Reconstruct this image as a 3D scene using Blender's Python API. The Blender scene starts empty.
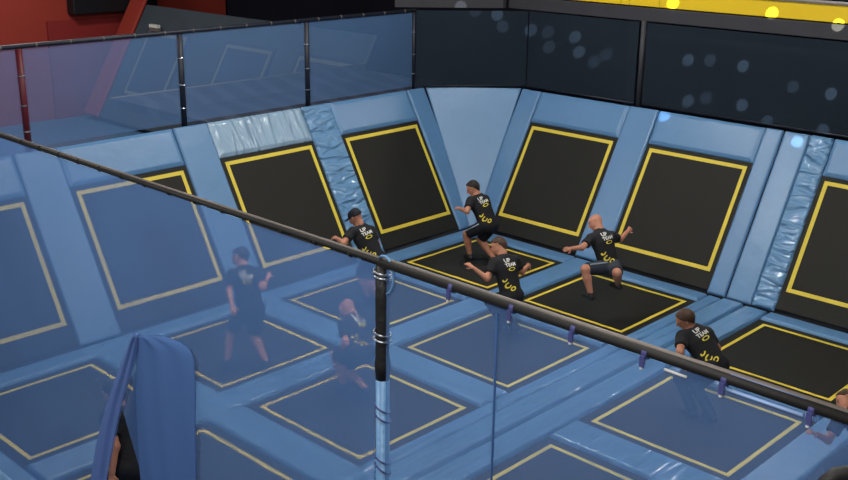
import bpy, math
import numpy as np
from mathutils import Vector, Matrix
from mathutils.bvhtree import BVHTree
COL = bpy.context.scene.collection
sc = bpy.context.scene
V = lambda *a: np.array(a, float)

# ------------------------------------------------------------------ camera
CAM = V(15.80492, 13.76462, 6.49029)
YAW, PITCH, ROLL, FPX = 3.9050935, -0.3104427, 0.0110760, 1057.6964
FW = V(math.cos(PITCH)*math.cos(YAW), math.cos(PITCH)*math.sin(YAW), math.sin(PITCH))
_r = np.cross(FW, [0, 0, 1]); _r /= np.linalg.norm(_r); _u = np.cross(_r, FW)
RT = math.cos(ROLL)*_r + math.sin(ROLL)*_u
UP = -math.sin(ROLL)*_r + math.cos(ROLL)*_u
cd = bpy.data.cameras.new('camera'); cam = bpy.data.objects.new('camera', cd); COL.objects.link(cam)
cd.sensor_width = 36; cd.lens = FPX/848*36; cd.clip_end = 200
cam.matrix_world = Matrix(((RT[0], UP[0], -FW[0], CAM[0]), (RT[1], UP[1], -FW[1], CAM[1]), (RT[2], UP[2], -FW[2], CAM[2]), (0, 0, 0, 1)))
sc.camera = cam

# measuring helpers: a sight line met with a known plane or a known bone length gives a world point
def ray(u, v): return FW + RT*(u-424)/FPX - UP*(v-240)/FPX
def at_z(u, v, z): d = ray(u, v); return CAM + d*(z-CAM[2])/d[2]
def at_x(u, v, x): d = ray(u, v); return CAM + d*(x-CAM[0])/d[0]
def at_depth(u, v, D): return CAM + ray(u, v)*D
def bone(P, uv, L, s=1):
    """point on the sight line at bone length L from P, s=+1 farther / -1 nearer"""
    d = ray(*uv); w = CAM-P; a = d@d; b = 2*d@w; c = w@w-L*L
    D = b*b-4*a*c
    t = -b/(2*a) if D < 0 else (-b+s*math.sqrt(D))/(2*a)
    Q = CAM+d*t
    return Q

# ------------------------------------------------------------------ materials
def mat(name, col, rough=.6, spec=.5, bump=None, metal=0, var=0, vscale=3):
    m = bpy.data.materials.new(name); m.use_nodes = True; nt = m.node_tree; n = nt.nodes; l = nt.links
    b = n['Principled BSDF']; b.inputs['Base Color'].default_value = (*col, 1); b.inputs['Roughness'].default_value = rough
    b.inputs['Specular IOR Level'].default_value = spec; b.inputs['Metallic'].default_value = metal
    tc = n.new('ShaderNodeTexCoord')
    if var:
        nz = n.new('ShaderNodeTexNoise'); nz.inputs['Scale'].default_value = vscale; nz.inputs['Detail'].default_value = 4
        l.new(tc.outputs['Object'], nz.inputs['Vector'])
        mx = n.new('ShaderNodeMix'); mx.data_type = 'RGBA'
        mx.inputs['A'].default_value = (*[c*(1-var) for c in col], 1); mx.inputs['B'].default_value = (*[min(1, c*(1+var)) for c in col], 1)
        l.new(nz.outputs['Fac'], mx.inputs['Factor']); l.new(mx.outputs['Result'], b.inputs['Base Color'])
    if bump:
        kind, scale, strength, dist = bump
        if kind == 'noise':
            t = n.new('ShaderNodeTexNoise'); t.inputs['Scale'].default_value = scale; t.inputs['Detail'].default_value = 3
            l.new(tc.outputs['Object'], t.inputs['Vector']); out = t.outputs['Fac']
        else:   # folds: stretched distorted ridges
            mp = n.new('ShaderNodeMapping'); mp.inputs['Scale'].default_value = kind
            mp.inputs['Rotation'].default_value = (0, 0, 0)
            l.new(tc.outputs['Object'], mp.inputs['Vector'])
            t = n.new('ShaderNodeTexNoise'); t.inputs['Scale'].default_value = scale; t.inputs['Detail'].default_value = 1.5
            t.inputs['Distortion'].default_value = .6
            l.new(mp.outputs['Vector'], t.inputs['Vector']); out = t.outputs['Fac']
        bp = n.new('ShaderNodeBump'); bp.inputs['Strength'].default_value = strength; bp.inputs['Distance'].default_value = dist
        l.new(out, bp.inputs['Height']); l.new(bp.outputs['Normal'], b.inputs['Normal'])
    return m

def net_mat(name, col, cover, col2=None, moire=False):
    """woven net: threads (diffuse and translucent) over open meshes"""
    m = bpy.data.materials.new(name); m.use_nodes = True; nt = m.node_tree; n = nt.nodes; l = nt.links
    n.remove(n['Principled BSDF']); out = n['Material Output']
    df = n.new('ShaderNodeBsdfDiffuse'); tl = n.new('ShaderNodeBsdfTranslucent'); tr = n.new('ShaderNodeBsdfTransparent')
    a = n.new('ShaderNodeMixShader'); a.inputs[0].default_value = .35
    b = n.new('ShaderNodeMixShader'); b.inputs[0].default_value = cover
    tc = n.new('ShaderNodeTexCoord'); nz = n.new('ShaderNodeTexNoise'); nz.inputs['Scale'].default_value = .7; nz.inputs['Detail'].default_value = 2
    l.new(tc.outputs['Object'], nz.inputs['Vector'])
    mr = n.new('ShaderNodeMapRange'); mr.inputs['From Min'].default_value = .3; mr.inputs['From Max'].default_value = .7
    mr.inputs['To Min'].default_value = cover-.05; mr.inputs['To Max'].default_value = cover+.05
    l.new(nz.outputs['Fac'], mr.inputs['Value']); l.new(mr.outputs['Result'], b.inputs[0])
    for q in (df, tl): q.inputs['Color'].default_value = (*col, 1)
    if moire:
        wv = n.new('ShaderNodeTexWave'); wv.inputs['Scale'].default_value = 9; wv.inputs['Distortion'].default_value = 3; wv.inputs['Detail'].default_value = 0
        wv.inputs['Detail Scale'].default_value = .6; wv.bands_direction = 'Z'
        l.new(tc.outputs['Object'], wv.inputs['Vector'])
        mx = n.new('ShaderNodeMix'); mx.data_type = 'RGBA'; mx.inputs['A'].default_value = (*col, 1); mx.inputs['B'].default_value = (*col2, 1)
        l.new(wv.outputs['Fac'], mx.inputs['Factor']); l.new(mx.outputs['Result'], df.inputs['Color'])
    l.new(df.outputs[0], a.inputs[1]); l.new(tl.outputs[0], a.inputs[2])
    l.new(tr.outputs[0], b.inputs[1]); l.new(a.outputs[0], b.inputs[2]); l.new(b.outputs[0], out.inputs['Surface'])
    return m

BLUE = (.077, .176, .325)
M = dict(
    floorpad=mat('blue_vinyl', BLUE, .34, .5, ('noise', 5, .35, .02), var=.08),
    lanepad=mat('blue_vinyl_lane', BLUE, .2, .6, ((.6, 3, 3), 2, .9, .05), var=.08),
    wallpad=mat('blue_vinyl_wall', BLUE, .36, .5, ('noise', 4, .4, .02), var=.08),
    foldx=mat('blue_vinyl_creased', (.10, .21, .36), .17, .6, ((1, 1, 3), 2.4, 1.0, .16), var=.08),
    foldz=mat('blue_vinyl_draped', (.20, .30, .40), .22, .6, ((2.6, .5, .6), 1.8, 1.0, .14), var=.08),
    cornerpad=mat('blue_vinyl_corner', (.085, .19, .34), .33, .5, ('noise', 2.2, .5, .04), var=.06),
    mat=mat('black_jump_mat', (.010, .0098, .008), .7, .25, ('noise', 60, .15, .003), var=.15, vscale=2),
    yellow=mat('yellow_line', (.55, .43, .045), .6, .3, var=.08, vscale=8),
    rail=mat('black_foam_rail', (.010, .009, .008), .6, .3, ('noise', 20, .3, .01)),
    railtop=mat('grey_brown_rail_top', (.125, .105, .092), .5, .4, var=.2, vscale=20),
    post=mat('black_post_foam', (.010, .009, .009), .5, .4, ('noise', 12, .6, .02)),
    bluepost=mat('blue_post_foam', (.10, .23, .42), .4, .5, ('noise', 10, .6, .02)),
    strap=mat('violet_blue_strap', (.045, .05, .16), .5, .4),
    steel=mat('steel', (.4, .42, .46), .3, .5, metal=1),
    navy=mat('navy_post', (.008, .010, .020), .5, .4),
    maroon=mat('maroon_post', (.09, .006, .012), .5, .4),
    yellowbeam=mat('yellow_beam', (.62, .42, .008), .45, .4, var=.05),
    darkbeam=mat('dark_grey_beam', (.030, .030, .036), .6, .3, var=.3, vscale=2),
    red=mat('red_wall', (.25, .028, .017), .7, .3, var=.12, vscale=1),
    redd=mat('dark_red_panel', (.20, .016, .014), .7, .3, var=.12, vscale=1),
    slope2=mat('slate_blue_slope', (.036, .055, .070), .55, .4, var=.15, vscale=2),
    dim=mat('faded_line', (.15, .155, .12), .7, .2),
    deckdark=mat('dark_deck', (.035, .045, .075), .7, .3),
    dark=mat('dark_backdrop', (.010, .011, .018), .9, .1, var=.4, vscale=.4),
    slab=mat('dark_underfloor', (.02, .022, .028), .8, .2, var=.3),
    blackbox=mat('black_case', (.006, .006, .008), .5, .3),
    lamp=mat('white_lamp', (.6, .6, .55), .3, .5),
    seam=mat('dark_seam', (.02, .06, .16), .6, .2),
    wrap=mat('pale_blue_wrap', (.10, .13, .24), .45, .4), hem=mat('pale_hem', (.25, .36, .6), .6, .3),
    white=mat('white_print', (.50, .50, .47), .6, .3),
    yprint=mat('yellow_print', (.55, .45, .04), .6, .3),
    shirt=mat('black_tee_shirt', (.012, .012, .014), .85, .2, ('noise', 14, .6, .015)),
    shorts=mat('black_shorts', (.010, .010, .013), .8, .2, ('noise', 12, .6, .015)),
    greyshorts=mat('charcoal_shorts', (.022, .026, .036), .8, .2, ('noise', 12, .6, .015)),
    shoe=mat('black_sock_shoe', (.012, .011, .010), .6, .3),
    stripe=mat('pale_piping', (.22, .27, .33), .6, .3),
    skin=mat('skin', (.36, .155, .095), .55, .35, var=.06, vscale=10),
    skin2=mat('tanned_skin', (.34, .145, .085), .55, .35, var=.06, vscale=10),
    hair=mat('dark_hair', (.012, .008, .006), .6, .3, ('noise', 60, .8, .01)),
    brown=mat('brown_hair', (.045, .022, .012), .6, .3, ('noise', 60, .8, .01)),
    cap=mat('black_cap', (.008, .009, .014), .7, .2),
    eye=mat('dark_eye', (.02, .015, .01), .3, .5), lip=mat('lip', (.26, .075, .06), .5, .3),
    netblue=net_mat('blue_net', (.105, .215, .47), .60),
    netblue2=net_mat('blue_net_open', (.115, .225, .48), .49),
    netflap=net_mat('blue_net_doubled', (.110, .215, .47), .92),
    netfold=net_mat('blue_net_rolled', (.16, .26, .54), .90),
    netback=net_mat('blue_net_back', (.11, .22, .43), .53),
    netdark=net_mat('black_net', (.020, .028, .042), .82, (.030, .044, .060), True),
)
def stripes_mat():
    m = mat('dark_deck_lettering', (.035, .045, .075), .7, .3); n = m.node_tree.nodes; l = m.node_tree.links; b = n['Principled BSDF']
    tc = n.new('ShaderNodeTexCoord'); mp = n.new('ShaderNodeMapping'); mp.inputs['Rotation'].default_value = (0, 0, .35)
    l.new(tc.outputs['Object'], mp.inputs['Vector'])
    w = n.new('ShaderNodeTexWave'); w.inputs['Scale'].default_value = .55; w.inputs['Distortion'].default_value = 3.5; w.inputs['Detail'].default_value = 1
    l.new(mp.outputs['Vector'], w.inputs['Vector'])
    r = n.new('ShaderNodeValToRGB'); r.color_ramp.elements[0].position = .55; r.color_ramp.elements[1].position = .7
    r.color_ramp.elements[0].color = (.035, .045, .075, 1); r.color_ramp.elements[1].color = (.055, .068, .105, 1)
    l.new(w.outputs['Fac'], r.inputs['Fac']); l.new(r.outputs['Color'], b.inputs['Base Color'])
    return m
M['letterdeck'] = stripes_mat()

# ------------------------------------------------------------------ object helpers
def obj(name, verts, faces, m, parent=None, loc=None, smooth=False):
    """verts in world space; loc = object's own origin in the world"""
    L = V(*(loc if loc is not None else (0, 0, 0)))
    verts = np.asarray(verts, float)
    base = V(*parent['_w']) if parent is not None else V(0, 0, 0)
    if loc is None: L = base
    me = bpy.data.meshes.new(name); me.from_pydata([tuple(p) for p in (verts-L)], [], [tuple(int(i) for i in f) for f in faces])
    me.materials.append(m if not isinstance(m, str) else M[m])
    if smooth: me.polygons.foreach_set('use_smooth', [True]*len(me.polygons))
    me.update()
    o = bpy.data.objects.new(name, me); COL.objects.link(o); o.location = tuple(L-base)
    o['_w'] = tuple(L)
    if parent is not None: o.parent = parent
    return o
def empty(name, loc):
    o = bpy.data.objects.new(name, None); COL.objects.link(o); o.location = tuple(loc); o['_w'] = tuple(float(x) for x in loc)
    o.empty_display_size = .2
    return o
def tag(o, label=None, cat=None, group=None, kind=None):
    if label: o['label'] = label
    if cat: o['category'] = cat
    if group: o['group'] = group
    if kind: o['kind'] = kind
    return o
def unit(a): a = np.asarray(a, float); return a/np.linalg.norm(a)

class MB:
    def __init__(s): s.v = []; s.f = []
    def add(s, v, f):
        k = len(s.v); s.v += [np.asarray(p, float) for p in v]; s.f += [tuple(i+k for i in q) for q in f]; return s
    def box(s, O, U, W, N):
        O, U, W, N = map(lambda a: np.asarray(a, float), (O, U, W, N))
        v = [O, O+U, O+U+W, O+W, O+N, O+U+N, O+U+W+N, O+W+N]
        return s.add(v, [(0, 3, 2, 1), (4, 5, 6, 7), (0, 1, 5, 4), (1, 2, 6, 5), (2, 3, 7, 6), (3, 0, 4, 7)])
    def tube(s, pts, r, n=12, cap=True):
        pts = [np.asarray(p, float) for p in pts]; rs = r if hasattr(r, '__len__') else [r]*len(pts)
        k = len(s.v); prev = None
        for i, p in enumerate(pts):
            d = unit(pts[min(i+1, len(pts)-1)]-pts[max(i-1, 0)])
            if prev is None:
                a = V(0, 0, 1) if abs(d[2]) < .9 else V(1, 0, 0)
                e = unit(np.cross(d, a))
            else: e = unit(prev-d*(prev@d))
            prev = e; g = np.cross(d, e)
            for j in range(n):
                t = 2*math.pi*j/n; s.v.append(p+rs[i]*(math.cos(t)*e+math.sin(t)*g))
        for i in range(len(pts)-1):
            for j in range(n):
                a = k+i*n+j; b = k+i*n+(j+1) % n; s.f.append((a, b, b+n, a+n))
        if cap:
            s.f.append(tuple(k+j for j in range(n))[::-1]); s.f.append(tuple(k+(len(pts)-1)*n+j for j in range(n)))
        return s
    def prism(s, bot, top):
        n = len(bot); k = len(s.v); s.v += [np.asarray(p, float) for p in list(bot)+list(top)]
        s.f.append(tuple(range(k, k+n))[::-1]); s.f.append(tuple(range(k+n, k+2*n)))
        for j in range(n): s.f.append((k+j, k+(j+1) % n, k+n+(j+1) % n, k+n+j))
        return s
    def build(s, name, m, parent=None, loc=None, smooth=False): return obj(name, s.v, s.f, m, parent, loc, smooth)

def bevel(o, w, seg=2):
    b = o.modifiers.new('bevel', 'BEVEL'); b.width = w; b.segments = seg; b.limit_method = 'ANGLE'; b.angle_limit = .5
    return o

def pad_mesh(poly, N, th, ch):
    """a foam pad: outline polygon (CCW seen from N), thickness th, sloped rim of width ch"""
    N = unit(N); P = [np.asarray(p, float) for p in poly]; n = len(P); ins = []
    for i in range(n):
        a, b, c = P[i-1], P[i], P[(i+1) % n]
        e1 = unit(b-a); e2 = unit(c-b); n1 = np.cross(N, e1); n2 = np.cross(N, e2)
        k = n1+n2; k /= (1+n1@n2); ins.append(b+k*ch)
    mb = MB(); low = P; mid = [p+N*th*.45 for p in P]; top = [p+N*th for p in ins]
    mb.v = low+mid+top
    mb.f.append(tuple(range(n))[::-1]); mb.f.append(tuple(range(2*n, 3*n)))
    for r in (0, n):
        for j in range(n): mb.f.append((r+j, r+(j+1) % n, r+n+(j+1) % n, r+n+j))
    return mb
def pad(name, poly, N, th, ch, m, label, group=None, cat='pad'):
    mb = pad_mesh(poly, N, th, ch)
    o = mb.build(name, m, loc=tuple(np.mean(poly, axis=0)))
    bevel(o, min(.025, th*.4), 3)
    return tag(o, label, cat, group)

# ------------------------------------------------------------------ court geometry
TH = .52594; S, Cc = math.sin(TH), math.cos(TH)
PX, LX, LY = 2.828, 1.9, 1.93
XS = [.479+PX*a for a in range(4)]
YS = [.538, 3.349, 6.749, 9.56]
MG = .17
XEND = 11.2
Z = V(0, 0, 1)
# wall planes: left wall contains the x axis and leans to -y; right wall contains the y axis and leans to -x
def LWP(x, t, n=0): return V(x, -t*S+n*Cc, t*Cc+n*S)
def RWP(y, t, n=0): return V(-t*S+n*Cc, y, t*Cc+n*S)
NL = V(0, Cc, S); NR = V(Cc, 0, S)

# setting
def struct(name, verts, faces, m): o = obj(name, verts, faces, m); o['kind'] = 'structure'; return o
mb = MB().box((-6, -20, -.30), (22, 0, 0), (0, 34, 0), (0, 0, .26)); struct('floor', mb.v, mb.f, 'slab')

def trampoline(name, O, U, W, N, lu, lw, mb0, mb1, ms, label, cat, group):
    """O = inner corner of the line rectangle; U, W unit axes; margins of the mat outside it"""
    root = empty(name, O+U*lu/2+W*(-mb0)); tag(root, label, cat, group)
    m = MB().box(O-U*ms-W*mb0-N*.03, U*(lu+2*ms), W*(lw+mb0+mb1), N*.03); m.build('jump_mat', 'mat', root)
    h = .028 if N[2] > .9 else .034; b = MB(); e = N*.006; z0 = O+N*.001
    b.box(z0-U*h-W*h, U*(lu+2*h), W*2*h, e); b.box(z0-U*h+W*(lw-h), U*(lu+2*h), W*2*h, e)
    b.box(z0-U*h+W*h, U*2*h, W*(lw-2*h), e); b.box(z0+U*(lu-h)+W*h, U*2*h, W*(lw-2*h), e)
    b.build('border_line', 'yellow' if name != 'far' else 'dim', root)
    return root
rown = ['first', 'second', 'third', 'fourth']
for a in range(4):
    for b in range(4):
        if (a, b) == (3, 3): continue
        if a == 0 and b == 0: lab = 'black floor trampoline in the back corner where both sloped walls meet'
        else: lab = f'black floor trampoline, {rown[a]} from the right sloped wall and {rown[b]} from the left'
        trampoline('floor_trampoline', V(XS[a], YS[b], 0), V(1, 0, 0), V(0, 1, 0), Z, LX, LY, MG, MG, MG, lab, 'trampoline', 'floor trampolines of the court')
wn = ['nearest the corner', 'second from the corner', 'third from the corner', 'farthest from the corner, behind the near net']
for a in range(4):
    trampoline('wall_trampoline', LWP(XS[a]-.03, .48), V(1, 0, 0), V(0, -S, Cc), NL, 1.9, 1.912, .35, .11, .11,
               f'tilted black wall trampoline on the left wall, {wn[a]}', 'wall trampoline', 'tilted wall trampolines')
wn = ['nearest the corner', 'second from the corner', 'at the right edge of the photo']
for b in range(3):
    trampoline('wall_trampoline', RWP(YS[b]+.02, .48), V(0, 1, 0), V(-S, 0, Cc), NR, 1.927, 1.912, .35, .11, .11,
               f'tilted black wall trampoline on the right wall, {wn[b]}', 'wall trampoline', 'tilted wall trampolines')

def rect(x0, y0, x1, y1, z=-.03): return [V(x0, y0, z), V(x1, y0, z), V(x1, y1, z), V(x0, y1, z)]
PT = .085
g = .006
lanes = [(-.04, YS[0]-MG, 'narrow blue lane pad along the foot of the left sloped wall'),
         (YS[0]+LY+MG, YS[1]-MG, 'long blue lane pad between the first and second columns of floor trampolines'),
         (YS[1]+LY+MG, 5.72, 'long blue lane pad on the left side of the wide triple lane'),
         (5.72, 6.14, 'long blue middle strip of the wide triple lane'),
         (6.14, YS[2]-MG, 'long blue lane pad on the right side of the wide triple lane'),
         (YS[2]+LY+MG, YS[3]-MG, 'long blue lane pad at the right edge, past the third column of floor trampolines')]
for i, (y0, y1, lab) in enumerate(lanes):
    th = PT+(.025 if i == 3 else 0)
    pad('lane_pad', rect(-.02 if i else -.02, y0+g, 11.02, y1-g), Z, th, .03, 'lanepad' if i in (2, 3, 4) else 'floorpad', lab, 'floor lane pads')
cols = [(YS[0]-MG, YS[0]+LY+MG), (YS[1]-MG, YS[1]+LY+MG), (YS[2]-MG, YS[2]+LY+MG), (YS[3]-MG, YS[3]+LY+MG)]
cn = ['in the column by the left wall', 'in the second column from the left wall', 'just right of the wide triple lane', 'at the far right edge']
for b, (y0, y1) in enumerate(cols):
    pad('wall_foot_pad', rect(-.04, y0+g, XS[0]-MG, y1-g), Z, PT, .03, 'floorpad', f'narrow blue pad at the right wall foot, {cn[b]}', 'pads along the foot of the right wall')
    for a in range(3):
        if b == 3 and a == 2: continue
        pad('cross_pad', rect(XS[a]+LX+MG, y0+g, XS[a+1]-MG, y1-g), Z, PT, .03, 'lanepad' if (a, b) == (1, 2) else 'floorpad',
            f'blue cross pad after the {rown[a]} trampoline row, {cn[b]}', 'cross pads between trampoline rows')
pad('cross_pad', rect(XS[3]+LX+MG, -.04, 12.6, 8.8), Z, PT, .05, 'floorpad', 'long blue pad at the foot of the near safety net', 'cross pads between trampoline rows')

# wall pads
WT = .07
def lpoly(x0, x1, t0, t1, n=-.03): return [LWP(x0, t0, n), LWP(x1, t0, n), LWP(x1, t1, n), LWP(x0, t1, n)][::-1]
def rpoly(y0, y1, t0, t1, n=-.03): return [RWP(y0, t0, n), RWP(y1, t0, n), RWP(y1, t1, n), RWP(y0, t1, n)]
TT = 3.18
lx = [(XS[a]-.03-.11, XS[a]-.03+1.9+.11) for a in range(4)]
ry = [(YS[b]+.02-.11, YS[b]+.02+1.927+.11) for b in range(3)]
up_l = [(-.17, lx[0][0], 'wallpad', 'upright blue pad on the left wall, beside the corner panel'),
        (lx[0][1], lx[1][0], 'foldx', 'creased shiny upright blue pad between the first two left wall trampolines'),
        (lx[1][1], lx[2][0], 'wallpad', 'upright blue pad between the second and third left wall trampolines'),
        (lx[2][1], lx[3][0], 'wallpad', 'upright blue pad behind the near net, between third and fourth left wall trampolines'),
        (lx[3][1], XEND+.6, 'wallpad', 'upright blue pad at the outer left end of the left wall')]
for x0, x1, mm, lab in up_l:
    po = lpoly(x0+g, x1-g, .07, TT)
    if x0 < 0: po = [LWP(-.17, TT, -.03), LWP(x1-g, TT, -.03), LWP(x1-g, .07, -.03), LWP(.06, .07, -.03), LWP(-.12, .5, -.03)]; po = po[::1]; 
    pad('upright_wall_pad', po, NL, WT, .02, mm, lab, 'upright pads between wall trampolines')
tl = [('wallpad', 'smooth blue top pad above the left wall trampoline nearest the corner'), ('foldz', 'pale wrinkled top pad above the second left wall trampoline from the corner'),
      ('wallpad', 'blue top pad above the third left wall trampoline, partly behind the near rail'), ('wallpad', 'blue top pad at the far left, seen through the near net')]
for a, (mm, lab) in enumerate(tl):
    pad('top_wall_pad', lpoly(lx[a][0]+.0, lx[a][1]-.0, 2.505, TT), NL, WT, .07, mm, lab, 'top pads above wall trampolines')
up_r = [(-.07, ry[0][0], 0, 'wallpad', 'upright blue pad on the right wall, beside the corner panel'),
        (ry[0][1], ry[1][0], 0, 'wallpad', 'upright blue pad between the first two right wall trampolines'),
        (ry[1][1], 5.76, 0, 'wallpad', 'upright blue pad right of the second trampoline on the right wall'),
        (5.76, 6.24, -.02, 'cornerpad', 'recessed upright blue strip between second and third right wall trampolines'),
        (6.24, ry[2][0], 0, 'foldx', 'creased shiny upright blue pad left of the rightmost wall trampoline'),
        (ry[2][1], 9.5, 0, 'wallpad', 'upright blue pad on the right wall, outside the right edge trampoline')]
for y0, y1, dn, mm, lab in up_r:
    pad('upright_wall_pad', rpoly(y0+g, y1-g, .07, TT, -.03+dn), NR, WT, .02, mm, lab, 'upright pads between wall trampolines')
for b, lab in enumerate(['blue top pad above the right wall trampoline nearest the corner', 'blue top pad above the second right wall trampoline', 'blue top pad above the rightmost wall trampoline']):
    pad('top_wall_pad', rpoly(ry[b][0], ry[b][1], 2.505, TT), NR, WT, .07, 'wallpad', lab, 'top pads above wall trampolines')
# corner panel
pa = [V(.10, .03, .06), V(.03, .10, .06), RWP(-.06, TT, .05), LWP(-.19, TT, .05)]
nrm = unit(np.cross(pa[1]-pa[0], pa[2]-pa[0]))
if nrm[0] < 0: pa = pa[::-1]; nrm = -nrm
pad('corner_pad', [p-nrm*.06 for p in pa], nrm, .06, .012, 'cornerpad', 'large wedge shaped blue corner panel between the two sloped walls')
# sloping wall frames behind the pads
mb = MB().prism([LWP(-.2, .05, -.04), LWP(XEND+.6, .05, -.04), LWP(XEND+.6, TT, -.04), LWP(-.2, TT, -.04)], [LWP(-.2, .05, -.12), LWP(XEND+.6, .05, -.12), LWP(XEND+.6, TT, -.12), LWP(-.2, TT, -.12)])
struct('wall_left', mb.v, mb.f, 'slab')
mb = MB().prism([RWP(-.1, .05, -.10), RWP(9.5, .05, -.10), RWP(9.5, TT, -.10), RWP(-.1, TT, -.10)], [RWP(-.1, .05, -.18), RWP(9.5, .05, -.18), RWP(9.5, TT, -.18), RWP(-.1, TT, -.18)])
struct('wall_right', mb.v, mb.f, 'slab')

# ------------------------------------------------------------------ back nets
ZT = 4.35; YN = -1.66
px_ = [.06, 2.93, 5.70, 8.52, 11.3]
def sag_panel(name, A, B, z0, z1, m, parent, n=14, k=8, sag=.03, nrm=(0, 1, 0)):
    mb = MB(); A = V(*A, 0); B = V(*B, 0); nrm = V(*nrm)
    for j in range(k+1):
        for i in range(n+1):
            s = i/n; t = j/k; p = A+(B-A)*s; p[2] = z0+(z1-z0)*t
            mb.v.append(p+nrm*sag*math.sin(math.pi*s)*math.sin(math.pi*t))
    for j in range(k):
        for i in range(n):
            a = j*(n+1)+i; mb.f.append((a, a+1, a+n+2, a+n+1))
    return mb.build(name, m, parent, smooth=True)
pn = ['beside the corner', 'second from the corner', 'third from the corner', 'at the left edge of the photo']
for i in range(4):
    root = empty('back_net', (px_[i]/2+px_[i+1]/2, YN, 2.78)); tag(root, f'blue net panel above the left wall, {pn[i]}', 'net', 'blue net panels above the left wall')
    sag_panel('mesh_panel', (px_[i]+.05, YN), (px_[i+1]-.05, YN), 2.80, ZT-.03, 'netback', root)
    for k in range(5):
        x = px_[i]+(px_[i+1]-px_[i])*(k+.5)/5; MB().tube([(x-.010, YN, ZT), (x+.010, YN, ZT)], .038, 10).build('tie', 'railtop', root)
pl = ['slim navy net post at the corner end of the left wall', 'navy net post above the creased shiny upright pad of the left wall', 'navy net post left of the pale wrinkled top pad', 'maroon net post in front of the red wall', 'net post beyond the left edge']
for i in range(4):
    root = empty('net_post', (px_[i], YN, 2.76)); tag(root, pl[i], 'post', 'posts of the left wall net')
    r = .052 if i else .03
    MB().tube([(px_[i], YN, 2.72), (px_[i], YN, ZT-.04)], r, 14).build('foam_sleeve', 'maroon' if i == 3 else 'navy', root, smooth=True)
    for z in (3.05, 3.45, 3.9): MB().tube([(px_[i], YN, z), (px_[i], YN, z+.018)], r+.006, 14).build('tie', 'steel', root, smooth=True)
o = MB().tube([(px_[0]-.03, YN, ZT), (11.3, YN, ZT)], .036, 12).build('net_rail', 'navy', loc=(5, YN, ZT), smooth=True); tag(o, 'thin dark top rail of the blue net above the left wall', 'rail')
# dark net over the right wall
XN = -1.66
def dark_panel(A, B, nrm, lab):
    root = empty('black_net', ((A[0]+B[0])/2, (A[1]+B[1])/2, 2.78)); tag(root, lab, 'net', 'black net panels above the right wall')
    sag_panel('mesh_panel', A, B, 2.79, ZT+.0, 'netdark', root, nrm=nrm)
    MB().tube([(A[0], A[1], 2.80), (B[0], B[1], 2.80)], .014, 8).build('hem_rope', 'navy', root, smooth=True)
dark_panel((.0, YN), (XN, -.05), (.7, .7, 0), 'black net panel cutting across the corner above the wedge panel')
dark_panel((XN, -.02), (XN, 2.63), (1, 0, 0), 'black net panel above the right wall trampoline nearest the corner')
dark_panel((XN, 2.80), (XN, 10.4), (1, 0, 0), 'long black net panel above the right part of the right wall')
root = empty('net_post', (XN, 2.71, 2.76)); tag(root, 'dark grey upright post dividing the black net above the right wall', 'post')
MB().tube([(XN, 2.73, 2.74), (XN, 2.73, 4.38)], .05, 14).build('foam_sleeve', 'darkbeam', root, smooth=True)
MB().box((XN-.25, 2.30, 2.0), (.1, 0, 0), (0, .22, 0), (0, 0, 2.4)).build('steel_upright', 'navy', root)
o = MB().box((XN-.14, -.6, 4.37), (.12, 0, 0), (0, 11.2, 0), (0, 0, .25)).build('edge_beam', 'darkbeam', loc=(XN, 5, 4.4)); tag(bevel(o, .01), 'dark grey beam between the black net and the yellow beam', 'beam')
o = MB().box((-.02-.06, YN-.6, 4.37), (.1, 0, 0), (-1.6, 1.6, 0), (0, 0, .2)).build('edge_beam', 'darkbeam', loc=(-.8, -1, 4.4)); tag(o, 'dark beam crossing the corner above the black net', 'beam')
root = empty('yellow_beam', (XN-.1, 5, 4.63)); tag(root, 'bright yellow beam along the top right of the photo', 'beam')
bevel(MB().box((XN-.30, -1.2, 4.64), (.26, 0, 0), (0, 12, 0), (0, 0, .29)).build('beam_face', 'yellowbeam', root), .012)
for y in (2.15, 2.35, 3.0): MB().box((XN-.048, y, 4.645), (.008, 0, 0), (0, .012, 0), (0, 0, .28)).build('panel_joint', 'darkbeam', root)
MB().box((XN-.31, -1.2, 4.93), (.30, 0, 0), (0, 12, 0), (0, 0, .03)).build('cap_strip', 'railtop', root)
o = MB().box((-5.99, -1.2, 4.5), (3.94, 0, 0), (0, 12, 0), (0, 0, .12)).build('gallery_deck', 'darkbeam', loc=(-3, 4, 4.5)); tag(o, 'dark gallery deck behind the yellow beam', 'deck')
# backdrop
mb = MB().box((-6.2, -24, -.3), (.2, 0, 0), (0, 38, 0), (0, 0, 9.3)); struct('wall_back', mb.v, mb.f, 'dark')
mb = MB().box((-6, -20.3, -.3), (22, 0, 0), (0, .2, 0), (0, 0, 9.3)); struct('wall_far_left', mb.v, mb.f, 'dark')
mb = MB().box((-6, -24, 9.0), (24, 0, 0), (0, 42, 0), (0, 0, .2)); struct('ceiling', mb.v, mb.f, 'dark')

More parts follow.
